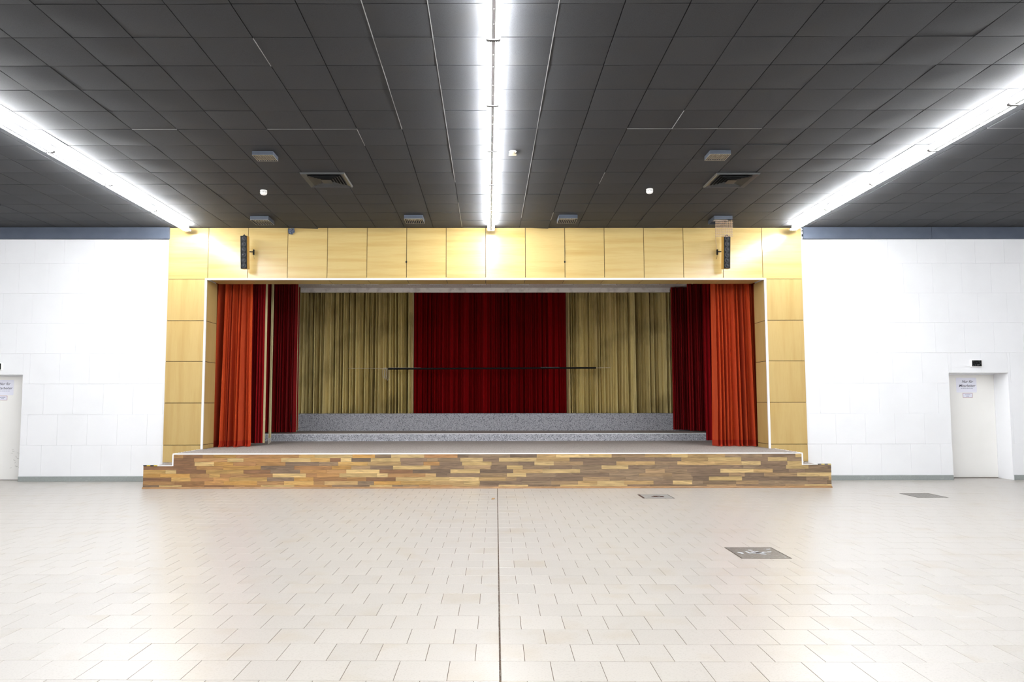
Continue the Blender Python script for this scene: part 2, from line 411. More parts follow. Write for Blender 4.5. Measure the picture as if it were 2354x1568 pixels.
# wooden portal panels, parts of the back wall
def panels():
    T0, T1 = D - .022, D + .02
    pw = (XR - XL) / 16.0; g = .0055
    js = [HC, 4.153, 3.287, 2.443, 1.59, .735]
    MB().box(XL + .004, XR - .004, D + .0, D + .02, OT + .04, HC - .002).box(XL + .004, OL - .02, D, D + .02, .40, OT + .04).box(OR_ + .02, XR - .004, D, D + .02, .40, OT + .04).build('panel_backing', M['panel_core'], WB)
    for k in range(16):
        x0, x1 = XL + pw * k + g, XL + pw * (k + 1) - g
        cx = (x0 + x1) / 2
        zb = js[1] + .003
        if 0 < k < 15: zb = OT + .018
        o = MB().box(x0 - cx, x1 - cx, 0, T1 - T0 - .022, zb - 4.6, HC - .004 - 4.6).build('panel', M['panel_h'], WB)
        o.location = (cx, T0, 4.6)
    for side, (x0, x1) in enumerate(((XL + g, OL - .022), (OR_ + .022, XR - g))):
        for i in range(1, 6):
            z1 = js[i] - g; z0 = (js[i + 1] + g) if i < 5 else .386
            cx, cz = (x0 + x1) / 2, (z0 + z1) / 2
            o = MB().box(x0 - cx, x1 - cx, 0, .02, z0 - cz, z1 - cz).build('panel', M['panel_v'], WB); o.location = (cx, T0, cz)
    # reveals and soffit of the opening
    for s, x in ((1, OL), (-1, OR_)):
        for i in range(1, 6):
            z1 = min(js[i], OT) - g; z0 = (js[i + 1] + g) if i < 5 else DK + .001
            cz = (z0 + z1) / 2
            o = MB().box(-.02 if s > 0 else 0, 0 if s > 0 else .02, 0, .60, z0 - cz, z1 - cz).build('panel', M['panel_v'], WB); o.location = (x, D + .004, cz)
    jb = MB()
    for z in js[2:]: jb.box(OL - .019, OL - .005, D + .01, D + .60, z - .008, z + .008).box(OR_ + .005, OR_ + .019, D + .01, D + .60, z - .008, z + .008)
    for k in range(1, 16): x = XL + pw * k; jb.box(x - .008, x + .008, D + .01, D + .60, OT + .005, OT + .019) if OL < x < OR_ else None
    tag(jb.build('joint_backing', M['panel_core'], WB), kind='stuff')
    for k in range(1, 15):
        x0, x1 = XL + pw * k + g, XL + pw * (k + 1) - g
        x0 = max(x0, OL); x1 = min(x1, OR_)
        cx = (x0 + x1) / 2
        o = MB().box(x0 - cx, x1 - cx, 0, .60, 0, .02).build('panel', M['panel_h'], WB); o.location = (cx, D + .004, OT)
panels()
tr = MB()
tr.box(OL - .022, OL + .016, D - .034, D + .004, DK, OT + .016).box(OR_ - .016, OR_ + .022, D - .034, D + .004, DK, OT + .016).box(OL + .016, OR_ - .016, D - .034, D + .004, OT - .018, OT + .016)
tag(tr.build('trim_1', M['white_trim']), kind='structure')
# blue-grey bands under the ceiling
def band(name, x0, x1):
    tag(MB().box(x0, x1, D - .075, D, 4.992, HC - .001).build(name, M['beam'], bevel=.003), kind='structure')
band('trim_2', WX0, -6.555); band('trim_3', 6.636, 9.313); band('trim_4', 9.32, WX1)
def bboard(name, x0, x1, h=.1):
    tag(MB().box(x0, x1, D - .018, D, 0, h).build(name, M['baseboard'], bevel=.002), kind='structure')
bboard('baseboard_left', -9.495, XL + .05, .102); bboard('baseboard_right', XR - .02, 9.575, .1); bboard('baseboard_far_right', 10.825, WX1); bboard('baseboard_far_left', WX0, -10.75)

# doors
def door(name, x0, x1, ztop, yleaf, extra):
    e = tag(empty(name, ((x0 + x1) / 2, yleaf, 0)), kind='structure')
    cx = (x0 + x1) / 2
    MB().box(x0 - cx + .03, x1 - cx - .006, 0, .045, .008, ztop - .03).build('door_leaf', M['door'], e, bevel=.002)
    f = MB().box(x0 - cx, x0 - cx + .028, -.012, .06, 0, ztop).box(x1 - cx - .004, x1 - cx, -.012, .06, 0, ztop).box(x0 - cx + .028, x1 - cx - .004, -.012, .06, ztop - .028, ztop)
    f.build('door_frame', M['white_trim'], e)
    MB().box(x0 - cx + .03, x1 - cx - .006, .01, .06, 0, .007).build('threshold', M['rust'], e)
    return e
d2 = door('door_1', 9.583, 10.81, 2.193, 15.13, 0)
d1 = door('door_2', -10.74, -9.495, 2.175, 15.0, 0)
# scuffs on the left door
sm = MB(); r3 = random.Random(4)
for k in range(22):
    cx = rnd.gauss(.42, .09); cz = .42 + r3.uniform(-.25, .22); a = r3.uniform(-1, 1)
    n = 6; vs = []
    for i in range(n):
        t = 6.283 * i / n; u, v = r3.uniform(.6, 1) * .035 * math.cos(t), r3.uniform(.5, 1) * .008 * math.sin(t)
        vs.append((cx + u * math.cos(a) - v * math.sin(a), -.0012, cz + u * math.sin(a) + v * math.cos(a)))
    vs += [(x, 0, z) for x, y, z in vs]
    if max(x for x, y, z in vs) < .61: sm.add(vs, [tuple(range(n))] + [(i, (i + 1) % n, n + (i + 1) % n, n + i) for i in range(n)])
M['scuff'] = mat('scuff', srgb(252, 250, 244), rough=.8)
tag(sm.build('scuff_marks', M['scuff'], d1), 'grey scuff marks', kind='stuff')

def text_mesh(body, size, m, shear=0, extrude=.0006, align='CENTER'):
    c = bpy.data.curves.new('txt', 'FONT'); c.body = body; c.size = size; c.shear = shear; c.extrude = extrude; c.align_x = align
    c.resolution_u = 3; c.offset = size * .004
    o = bpy.data.objects.new('txt', c); COL.objects.link(o)
    dg = bpy.context.evaluated_depsgraph_get(); me = bpy.data.meshes.new_from_object(o.evaluated_get(dg))
    bpy.data.objects.remove(o); bpy.data.curves.remove(c)
    me.materials.clear(); me.materials.append(m)
    me.transform(Matrix.Rotation(math.pi / 2, 4, 'X'))
    return me
def staff_sign(x0, x1, z0, z1, y, side):
    cx, cz = (x0 + x1) / 2, (z0 + z1) / 2; w2, h2 = (x1 - x0) / 2, (z1 - z0) / 2
    e = tag(empty('door_notice', (cx, y, cz), (0, 0, 0)), 'white laminated notice reading Nur für Mitarbeiter on the %s door' % side, 'sign', 'staff notices on the doors')
    mb = MB(); r = .02; vs = []
    for (sx, sz, a0) in ((1, 1, 0), (-1, 1, 90), (-1, -1, 180), (1, -1, 270)):
        for k in range(4):
            t = math.radians(a0 + 30 * k); vs.append((sx * (w2 - r) + r * math.cos(t), -.002, sz * (h2 - r) + r * math.sin(t)))
    n = len(vs); vs += [(x, 0, z) for x, yy, z in vs]
    mb.add(vs, [tuple(range(n)), tuple(range(2 * n - 1, n - 1, -1))] + [(i, (i + 1) % n, n + (i + 1) % n, n + i) for i in range(n)])
    mb.build('sheet', M['paper'], e)
    t1 = link('lettering', text_mesh('Nur für', .076, M['ink'], .35), e, (.02, -.0026, h2 - .105))
    t2 = link('lettering', text_mesh('Mitarbeiter', .076, M['ink'], .35), e, (.01, -.0026, h2 - .195))
    b = MB(); x = -.12
    for wd in (.03, .045, .02, .05, .03, .04):
        b.box(x, x + wd, -.0027, -.002, -h2 + .085, -h2 + .093); x += wd + .008
    tag(b.build('small_print', M['ink_pale'], e), kind='stuff')
def red_sign(x0, x1, z0, z1, y, side):
    cx, cz = (x0 + x1) / 2, (z0 + z1) / 2; w2, h2 = (x1 - x0) / 2, (z1 - z0) / 2
    e = tag(empty('label_plate', (cx, y, cz)), 'small white label with a red border below the notice on the %s door' % side, 'sign', 'red bordered labels on the doors')
    MB().box(-w2, w2, -.002, 0, -h2, h2).build('plate', M['paper'], e)
    t = .006
    MB().box(-w2, w2, -.003, -.002, h2 - t, h2).box(-w2, w2, -.003, -.002, -h2, -h2 + t).box(-w2, -w2 + t, -.003, -.002, -h2 + t, h2 - t).box(w2 - t, w2, -.003, -.002, -h2 + t, h2 - t).build('border', M['red_ink'], e)
    b = MB().box(-.058, -.02, -.0027, -.002, .008, .017).box(-.015, .058, -.0027, -.002, .008, .017).box(-.032, .03, -.0027, -.002, -.02, -.011)
    tag(b.build('small_print', M['ink_pale'], e), kind='stuff')
staff_sign(10.0, 10.432, 1.792, 2.105, 15.13, 'right'); red_sign(10.13, 10.335, 1.683, 1.778, 15.13, 'right')
staff_sign(-10.29, -9.858, 1.756, 2.075, 15.0, 'left'); red_sign(-10.175, -9.983, 1.655, 1.748, 15.0, 'left')
def exit_box(cx, cz, label):
    e = tag(empty('exit_light', (cx, D, cz)), label, 'exit light', 'dead exit lights above the doors')
    MB().box(-.112, .112, -.045, 0, -.075, .075).build('case', M['white_plastic'], e, bevel=.006)
    MB().box(-.098, .098, -.048, -.045, -.061, .061).build('dark_panel', M['black'], e)
    r = random.Random(11); b = MB()
    for (x, z, s) in ((-.075, .045, .012), (.05, .045, .012), (-.07, -.045, .011), (.02, -.035, .02), (.04, -.03, .016), (.0, .01, .007), (.06, .015, .008), (-.03, -.038, .014), (.07, -.005, .006), (-.06, .0, .006)):
        b.box(x - s, x + s, -.0495, -.048, z - s * .6, z + s * .6)
    tag(b.build('pale_fragments', M['vent_frame'], e), kind='stuff')
exit_box(10.144, 2.388, 'small black exit light box above the right door')
exit_box(-10.02, 2.343, 'exit light box above the left door, cut by the picture edge')

# ================================================================ CEILING
def cw(X, Y): return (X * math.cos(CA) + Y * math.sin(CA), -X * math.sin(CA) + Y * math.cos(CA))
ceil = tag(MB().box(WX0, WX1, WY0, 15.3, HC + .022, HC + .2).build('ceiling', M['ceiling_void']), kind='structure')
C0, CR0 = .04615, 6.2878
def ceiling_tiles():
    S = .6; g = .005
    def geo(mb, x0, x1, y0, y1, rr, o=(0, 0), T=None, n=4):
        amp = rr.choice([.002, .003, .004, .006, .008])
        cr = [rr.uniform(-.003, .003) for _ in range(4)]
        if rr.random() < .06: cr[rr.randrange(4)] -= .02
        vs = []; fs = []
        for j in range(n + 1):
            for i in range(n + 1):
                u, v = i / n, j / n
                x, y = x0 + (x1 - x0) * u, y0 + (y1 - y0) * v
                z = -amp * (4 * u * (1 - u)) * (4 * v * (1 - v))
                z += cr[0] * (1 - u) * (1 - v) + cr[1] * u * (1 - v) + cr[2] * (1 - u) * v + cr[3] * u * v
                X, Y = (x - o[0], y - o[1]); 
                if T: X, Y = T(x, y)
                vs.append((X, Y, z + (HC if T else 0)))
        for j in range(n):
            for i in range(n):
                a = j * (n + 1) + i; fs.append((a, a + n + 1, a + n + 2, a + 1))
        ring = [i for i in range(n + 1)] + [j * (n + 1) + n for j in range(1, n + 1)] + [n * (n + 1) + i for i in range(n - 1, -1, -1)] + [j * (n + 1) for j in range(n - 1, 0, -1)]
        b = len(vs); zt = .02 + (HC if T else 0); L = len(ring)
        vs += [vs[i] for i in ring]; vs += [(vs[i][0], vs[i][1], zt) for i in ring]
        for k in range(L): fs.append((b + k, b + (k + 1) % L, b + L + (k + 1) % L, b + L + k))
        mb.add(vs, fs)
    rr = random.Random(3)
    variants = []
    for k in range(10):
        mb = MB(); geo(mb, -S / 2 + g, S / 2 - g, -S / 2 + g, S / 2 - g, rr)
        me = mb.mesh('ceiling_tile', M['ceiling_tile'])
        for p in me.polygons: p.use_smooth = abs(p.normal.z) > .5
        variants.append(me)
    near, rest = [], []
    for r in range(-20, 15):
        for c in range(-22, 22):
            x0 = C0 + S * c; y0 = CR0 + S * r
            x1, y1 = x0 + S, y0 + S
            ym = D - .01 - 0 * c
            X, Y = cw(x0 + S / 2, y0 + S / 2)
            if not (WX0 + .3 < X < WX1 - .3 and Y > WY0 + .3 and Y - S / 2 < D - .02): continue
            cut = Y + S / 2 > D - .004
            it = (x0, x1, y0, y1, X, Y, cut)
            (near if seen(X, Y, HC, 60) and not cut else rest).append(it)
    near.sort(key=lambda i: i[5])
    for it in near[:298]:
        o = link('ceiling_tile', rr.choice(variants), ceil, (it[4], it[5], HC + rr.uniform(-.001, .001)))
        o.rotation_euler = (0, 0, -CA + rr.choice([0, math.pi / 2, math.pi, -math.pi / 2]))
    mb = MB()
    for it in near[298:] + rest:
        y1 = it[3]
        if it[6]: y1 = it[2] + (D - .004 - (it[5] - S / 2))
        if y1 - it[2] < .02: continue
        geo(mb, it[0] + g, it[1] - g, it[2] + g, y1 - g, rr, T=cw, n=3)
    dt = tag(mb.build('distant_ceiling_tiles', M['ceiling_tile'], ceil), kind='stuff')
    for p in dt.data.polygons: p.use_smooth = abs(p.normal.z) > .5
    # lengths of bare metal grid that catch the light
    for (c, ya, yb) in ((-1, 5.0, 14.6), (1, 5.0, 13.9), (-2, 5.4, 9.3), (-3, 9.3, 9.9), (4, 8.7, 9.3), (3, 11.1, 11.7), (2, 13.5, 14.1), (13, 8.7, 9.3), (12, 8.7, 9.3), (-4, 6.9, 7.5)):
        y = ya
        while y < yb - .1:
            y2 = min(y + .6 * rr.choice([1, 2, 3]), yb)
            if rr.random() < .88:
                (ax, ay) = cw(C0 + S * c, (y + y2) / 2)
                o = MB().box(-.0032, .0032, -(y2 - y) / 2 + .004, (y2 - y) / 2 - .004, -.0035, .012).build('grid_strip', M['grid_strip'], ceil)
                o.location = (ax, ay, HC); o.rotation_euler = (0, 0, -CA)
            y = y2
    for (r, xa, xb) in ((5, -4.8, -4.2), (5, -3.0, -1.8), (5, 1.8, 3.6), (5, 6.6, 8.4)):
        (ax, ay) = cw((xa + xb) / 2 + C0, CR0 + S * r - .0)
        o = MB().box(-(xb - xa) / 2, (xb - xa) / 2, -.003, .003, -.0025, .012).build('grid_strip', M['grid_strip'], ceil)
        o.location = (ax, ay, HC); o.rotation_euler = (0, 0, -CA)
ceiling_tiles()

# ---------------------------------------------------------------- fluorescent battens
LEN = 1.553
def batten_proto():
    e = empty('fluorescent_batten')
    L2 = LEN / 2
    MB().box(-.021, .021, -L2 + .004, L2 - .004, -.106, -.001).build('housing', M['rail'], e, bevel=.003)
    for s in (-1, 1):
        MB().tube((s * .053, -L2 + .03, -.096), (s * .053, L2 - .03, -.096), .013, 12).build('tube', M['tube'], e)
    for s in (-1, 1):
        y = s * (L2 - .016)
        h = MB().box(-.03, .03, y - .009, y + .009, -.098, -.07)
        h.tube((-.053, y - .012, -.096), (-.053, y + .012, -.096), .017, 10); h.tube((.053, y - .012, -.096), (.053, y + .012, -.096), .017, 10)
        h.box(-.05, .05, y - .006, y + .006, -.114, -.084)
        h.build('lamp_holder', M['holder'], e)
    sc = MB()
    for y in (-.48, -.22, .22, .48): sc.tube((0, y, -.1095), (0, y, -.106), .005, 8)
    tag(sc.build('screws', M['white_plastic'], e), kind='stuff')
    return e
proto = batten_proto(); KIDS[proto.name] = [x for x in bpy.data.objects if x.parent == proto]
ordn = ['first', 'second', 'third', 'fourth', 'fifth', 'sixth', 'seventh']
firstdone = False
for row, X, nseen in (('left', -6.19, 4), ('middle', .05, 6), ('right', 6.26, 5)):
    for k in range(12):
        Yc = 14.50 - LEN * (k + .5)
        x, y = cw(X, Yc)
        o = proto if not firstdone else copy_tree(proto)
        firstdone = True
        o.location = (x, y, HC - .004); o.rotation_euler = (0, 0, -CA)
        if k < nseen:
            if k == 0: lab = 'lit twin-tube ceiling batten touching the wooden portal, %s row' % row
            else: lab = 'lit twin-tube ceiling batten, %s from the stage in the %s row' % (ordn[k], row)
        else: lab = 'lit twin-tube ceiling batten of the %s row, overhead outside the picture' % row
        tag(o, lab, 'ceiling light', 'fluorescent battens in the %s row' % row)

# ---------------------------------------------------------------- square surface lamps
def surface_lamp(x0, yf, w_, d_, h_, label, grid, open_=False):
    e = tag(empty('emergency_lamp', (x0 + w_ / 2, yf + d_ / 2, HC), (0, 0, 0)), label, 'ceiling lamp', 'boxy blue-grey ceiling lamps')
    a, b, t = w_ / 2, d_ / 2, .008
    z1 = -.009
    c = MB().box(-a, a, -b, -b + t, -h_, z1).box(-a, a, b - t, b, -h_, z1).box(-a, -a + t, -b + t, b - t, -h_, z1).box(a - t, a, -b + t, b - t, -h_, z1).box(-a + t, a - t, -b + t, b - t, -.02, z1)
    c.build('case', M['lamp_case'], e)
    MB().box(-a + .03, a - .03, -b + .03, b - .03, -.03, -.02).build('reflector', M['diffuser'], e)
    MB().tube((-a + .02, 0, -h_ * .6), (a - .02, 0, -h_ * .6), .008, 8).build('lamp_tube', M['white_plastic'], e)
    r = MB().box(-a, a, -b, -b + .006, -h_ - .005, -h_).box(-a, a, b - .006, b, -h_ - .005, -h_).box(-a, -a + .006, -b + .006, b - .006, -h_ - .005, -h_).box(a - .006, a, -b + .006, b - .006, -h_ - .005, -h_)
    if not open_:
        r.build('rim', M['louver'], e)
        g = MB()
        nx, ny = grid
        for i in range(1, nx): x = -a + w_ * i / nx; g.box(x - .003, x + .003, -b + .008, b - .008, -h_ - .003, -h_ + .02)
        for j in range(1, ny): y = -b + d_ * j / ny; g.box(-a + .008, a - .008, y - .003, y + .003, -h_ - .003, -h_ + .018)
        g.build('louver', M['louver'], e)
    return e
surface_lamp(-3.362, 10.10, .30, .27, .066, 'blue-grey box lamp on the ceiling left of the middle row, farther from the stage', (9, 5))
surface_lamp(3.25, 10.06, .30, .27, .066, 'blue-grey box lamp on the ceiling right of the middle row, farther from the stage', (9, 5))
surface_lamp(-4.575, 13.72, .355, .40, .082, 'blue-grey box lamp by the portal above the left loudspeaker', (7, 1))
surface_lamp(-1.566, 13.63, .362, .38, .082, 'blue-grey box lamp by the portal, just left of the middle tube row', (10, 1))
surface_lamp(1.435, 13.615, .362, .38, .082, 'blue-grey box lamp by the portal, just right of the middle tube row', (10, 1))
surface_lamp(4.478, 13.697, .355, .40, .082, 'blue-grey box lamp by the portal whose wire grid has dropped open', (7, 1), True)
# fallen wire grid
wg = tag(empty('wire_grid', (4.675, 13.735, 5.14)), 'small wire grid hanging from the open box lamp above the right loudspeaker', 'wire grid')
g = MB()
for i in range(9):
    x = -.155 + .31 * i / 8; g.tube((x, 0, .0), (x + (rnd.uniform(-.004, .004)), .012, -.325), .006, 5)
g.build('upright_wires', M['wire'], wg)
g = MB()
for j in range(10):
    z = -.01 - .3 * j / 9; g.tube((-.172, -.004 + .001 * j, z), (.172, -.004 + .001 * j, z + rnd.uniform(-.003, .003)), .006, 5)
g.build('cross_wires', M['wire'], wg)
MB().tube((-.15, 0, 0), (-.15, 0, .012), .003, 5).tube((.15, 0, 0), (.15, 0, .012), .003, 5).build('hooks', M['wire'], wg)

# ---------------------------------------------------------------- air vents
def vent(cx, cy, w_, d_, label):
    e = tag(empty('air_vent', (cx, cy, HC), (0, 0, -CA)), label, 'air vent', 'square louvred ceiling vents')
    def ring(a, b, z, a2, b2, z2, th=.003):
        m = MB()
        o = [(-a, -b), (a, -b), (a, b), (-a, b)]; i = [(-a2, -b2), (a2, -b2), (a2, b2), (-a2, b2)]
        vs = [(x, y, z) for x, y in o] + [(x, y, z2) for x, y in i] + [(x, y, z + th) for x, y in o] + [(x, y, z2 + th) for x, y in i]
        fs = []
        for k in range(4):
            n = (k + 1) % 4
            fs += [(k, n, 4 + n, 4 + k), (8 + k, 12 + k, 12 + n, 8 + n), (k, 8 + k, 8 + n, n), (4 + k, 4 + n, 12 + n, 12 + k)]
        return m.add(vs, fs)
    a, b = w_ / 2, d_ / 2
    f = ring(a, b, -.010, a - .012, b - .012, -.034); f2 = ring(a - .012, b - .012, -.034, a - .085, b - .085, -.012)
    f.v += f2.v; f.f += [tuple(i + 16 for i in q) for q in f2.f]
    f.build('frame', M['vent_frame'], e)
    MB().box(-a + .08, a - .08, -b + .08, b - .08, -.0095, -.0085).build('dark_throat', M['black_hole'], e)
    for k in range(4):
        s = .095 + .045 * k
        ring(a - s, b - s, -.040, a - s - .03, b - s - .03, -.014).build('louver_ring', M['vent'], e)
    s = .275
    MB().box(-a + s, a - s, -b + s, b - s, -.044, -.041).build('centre_plate', M['vent'], e)
vent(-2.573, 11.435, .71, .735, 'square dark louvred air vent on the left half of the ceiling')
vent(4.026, 11.45, .70, .735, 'square dark louvred air vent on the right half of the ceiling')
def detector(x, y, label):
    e = tag(empty('smoke_detector', (x, y, HC)), label, 'smoke detector', 'white smoke detectors')
    MB().lathe([(.058, -.009), (.06, -.016), (.055, -.026)], 20).build('base', M['white_plastic'], e)
    MB().lathe([(.056, -.026), (.060, -.045), (.056, -.066), (.044, -.082), (.024, -.090), (.005, -.092)], 20).build('dome', M['white_plastic'], e, smooth=True)
    s = MB()
    for k in range(8):
        t = k * .785 + .2; T = Matrix.Rotation(t, 4, 'Z'); s.box(-.012, .012, .0585, .0605, -.052, -.047, T)
    tag(s.build('slots', M['holder'], e), kind='stuff')
detector(-3.79, 12.03, 'white domed smoke detector left of centre, below the left box lamp')
detector(2.81, 11.95, 'white domed smoke detector right of centre, left of the right air vent')
sd = tag(empty('sensor', (.406, 10.12, HC)), 'small flat cream sensor beside the middle row of tubes', 'sensor')
MB().lathe([(.055, -.009), (.055, -.016), (.05, -.02)], 18).build('ring', M['white_plastic'], sd)
MB().lathe([(.035, -.02), (.03, -.032)], 14).build('lens', M['diffuser'], sd)
MB().box(-.056, .056, .075, .135, -.028, -.009).build('mount_plate', M['diffuser'], sd, bevel=.003)

# ================================================================ LOUDSPEAKERS
def loudspeaker(x, s, label):
    e = tag(empty('loudspeaker', (x, D - .02, 4.71)), label, 'loudspeaker', 'column loudspeakers on the portal')
    T = Matrix.Translation((-s * .03, -.345, -.065)) @ Matrix.Rotation(-s * .03, 4, 'Z') @ Matrix.Rotation(.085, 4, 'X')
    w2, h2, d_ = .066, .335, .15
    b = MB().box(-w2, w2, .012, d_, -h2, h2, T); b.build('cabinet', M['speaker_wood'], e)
    f = MB().box(-w2 + .001, w2 - .001, 0, .012, -h2 + .001, h2 - .001, T); f.build('front_grille', M['black'], e)
    for k in range(6):
        z = -h2 + .058 + k * (2 * h2 - .116) / 5
        R = T @ Matrix.Translation((0, .0, z)) @ Matrix.Rotation(math.pi / 2, 4, 'X')
        MB().lathe([(.052, -.001), (.05, .005), (.045, .005), (.038, -.0), (.022, .001), (.016, .004), (.008, .006)], 16, R).build('driver', M['cone'], e, smooth=False)
    MB().box(-.02, .02, .02, .10, h2, h2 + .012, T).box(-.008, .008, .03, .05, h2 + .012, h2 + .03, T).build('top_lug', M['black'], e)
    p = T @ Vector((0, d_, .03))
    br = MB().tube(p, (s * .07, -.04, .005), .012, 8).box(s * .07 - .012, s * .07 + .012, -.05, -.012, -.055, .055)
    br.build('wall_bracket', M['black'], e)
    MB().path([(s * .07, -.03, -.05), (s * .075, -.015, -.11), (s * .075, -.006, -.14)], .003).build('cable', M['black'], e)
loudspeaker(-4.87, 1, 'slim black-fronted column loudspeaker on the portal, left side')
loudspeaker(4.905, -1, 'slim black-fronted column loudspeaker on the portal, right side under the wire grid')
tag(MB().path([(4.82, D - .03, HC - .01), (4.815, D - .035, 4.95), (4.84, D - .03, 4.78)], .004).build('speaker_cable', M['wire']), 'thin brown cable dropping from the ceiling behind the right loudspeaker', 'cable')
for x, side in ((-1.63, 'left'), (1.665, 'right')):
    e = tag(empty('hanging_cord', (x, D - .03, 4.86)), 'short dark cord with a clip hanging down the panel joint, %s of the middle row' % side, 'cord', 'dark cords on the portal panels')
    MB().path([(0, 0, 0), (.003, -.004, -.15), (-.002, -.004, -.33)], .0035).build('cord', M['black'], e)
    MB().lathe([(.006, .02), (.016, .012), (.016, -.014), (.006, -.022)], 8, Matrix.Translation((-.004, -.006, -.35))).build('clip', M['black'], e)
# crumpled blue scrap stuck at the top of the portal
r5 = random.Random(5); sc = MB(); vs = []; n = 7
for j in range(n):
    for i in range(n):
        vs.append(((i / (n - 1) - .5) * (.13 if j > 1 else .07) + r5.uniform(-.01, .01), -.006 - r5.uniform(0, .03), (j / (n - 1) - .5) * .13 + r5.uniform(-.006, .006)))
sc.add(vs, [(j * n + i, j * n + i + 1, (j + 1) * n + i + 1, (j + 1) * n + i) for j in range(n - 1) for i in range(n - 1)])
o = sc.build('fabric_scrap', mat('scrap_blue', srgb(112, 122, 142), rough=.9)); o.location = (-4.03, D - .024, HC - .08)
o.modifiers.new('thickness', 'SOLIDIFY').thickness = .003
tag(o, 'crumpled blue-grey scrap stuck under the ceiling at the top of a portal panel', 'scrap')
e = tag(empty('cable_socket', (6.622, D - .0, 5.1)), 'small open socket with black plug at the right top corner of the portal', 'socket')
MB().box(-.011, .013, -.03, 0, -.1, .1).build('back_box', M['white_plastic'], e)
MB().box(-.008, .012, -.05, -.03, .05, .07).build('slot_plug', M['black'], e)
MB().lathe([(.011, .02), (.013, .0), (.011, -.03)], 10, Matrix.Translation((.002, -.042, -.03))).build('plug', M['black'], e)
o = MB().add([(0, 0, .001), (.05, .02, .001), (.06, .12, .001), (.02, .16, .001), (.01, .1, .001), (0, 0, .004), (.05, .02, .004), (.06, .12, .012), (.02, .16, .006), (.01, .1, .004)],
             [(4, 3, 2, 1, 0), (5, 6, 7, 8, 9), (0, 1, 6, 5), (1, 2, 7, 6), (2, 3, 8, 7), (3, 4, 9, 8), (4, 0, 5, 9)]).build('paper_scrap', mat('scrap_brown', srgb(182, 142, 92), rough=.9))
o.location = (.10, 11.9, .0005); tag(o, 'tiny torn brown scrap lying by the middle floor joint near the stage', 'scrap')

# ================================================================ STAGE
AL0, AL1, AR0, AR1 = -6.36, -5.815, 5.932, 6.464
SL = .4335
st = tag(empty('stage', (0, A, 0)), 'long low stage clad in mixed brown laminate strips with white edging', 'stage')
def sp(mb, name, m, **k):   # stage part: geometry given in world coordinates
    o = mb.build(name, m, st, **k); o.location = (0, -A, 0); return o
sp(MB().box(AL1 + .02, AR0 - .02, A + .012, D - .025, 0, DK - .004).box(OL - .01, OR_ + .01, D - .025, 15.31, 0, DK - .004).box(-6.59, 6.59, 15.31, 19.94, 0, DK - .004), 'platform', M['panel_core'])
sp(MB().box(AL1 + .015, AR0 - .015, A + .01, D - .035, DK - .004, DK).box(OL + .001, OR_ - .001, D - .035, 15.31, DK - .004, DK).box(-6.59, 6.59, 15.31, 17.7, DK - .004, DK), 'deck_covering', M['deck'])
sp(MB().box(AL0 + .012, AL1, A + .012, D - .026, 0, .382), 'step', M['panel_core']); sp(MB().box(AR0, AR1 - .012, A + .012, D - .026, 0, .382), 'step', M['panel_core'])
sp(MB().box(AL0 + .02, AL1 - .002, A + .02, D - .03, .382, .386), 'step_covering', M['deck']); sp(MB().box(AR0 + .002, AR1 - .02, A + .02, D - .03, .382, .386), 'step_covering', M['deck'])
# laminate strips of the front: three strips make one printed board
pal_l = [(198, 148, 92), (216, 172, 104), (182, 134, 88), (232, 196, 134), (150, 110, 78), (208, 158, 88), (192, 146, 96)]
pal_r = [(200, 164, 112), (152, 126, 98), (220, 186, 126), (138, 114, 92), (180, 148, 110), (162, 136, 108), (228, 194, 136), (148, 122, 98)]
ro = random.Random(21)
hgt = .0713
for r in range(9):
    z1 = .636 - hgt * r; z0 = z1 - hgt
    z0 = max(z0, .026)
    upper = z0 > .415
    xa, xb = (AL1, AR0) if upper else (AL0, AR1)
    if r % 3 == 0: boff = ro.uniform(-1.28, 0)
    x = xa - ro.uniform(.0, .45)
    while x < xb:
        L = ro.choice([.2, .3, .36, .42, .5, .55, .62, .7])
        x0, x1 = max(x, xa), min(x + L, xb); x += L
        if x1 - x0 < .05: 
            continue
        c = ro.choice(pal_l if (x0 + x1) / 2 < ro.gauss(-2.6, 1.4) else pal_r); v = ro.uniform(.9, 1.06)
        cx, cz = (x0 + x1) / 2, (z0 + z1) / 2; g = .0006
        y0 = -ro.uniform(0, .0008)
        o = MB().box(x0 - cx + g, x1 - cx - g, y0, .012, z0 - cz + g, z1 - cz - g).build('strip', M['strip'], st)
        o.location = (cx, 0, cz); o.color = tuple(srgb(*[min(255, q * v) for q in c])[:3]) + (1,)
# fill the sliver below the step edging and clad the short ends
sp(MB().box(AL0, AL0 + .012, A + .012, D - .026, 0, SL - .05).box(AR1 - .012, AR1, A + .012, D - .026, 0, SL - .05)
   .box(AL1, AL1 + .012, A + .012, D - .026, .387, .636).box(AR0 - .012, AR0, A + .012, D - .026, .387, .636), 'side_cladding', M['speaker_wood'])
for (x0, x1) in ((AL0 - .01, -4.76), (-4.757, AR1 + .006)):
    v = [(x0, A - .018, 0), (x0, A - .018, .008), (x0, A - .008, .03), (x0, A, .034), (x0, A, 0)]
    v += [(x1, y, z) for _, y, z in v]
    o = sp(MB().add(v, [(0, 1, 2, 3, 4), (9, 8, 7, 6, 5)] + [(i, (i + 1) % 5, 5 + (i + 1) % 5, 5 + i) for i in range(5)]), 'skirting', M['strip']); o.color = srgb(184, 140, 96)
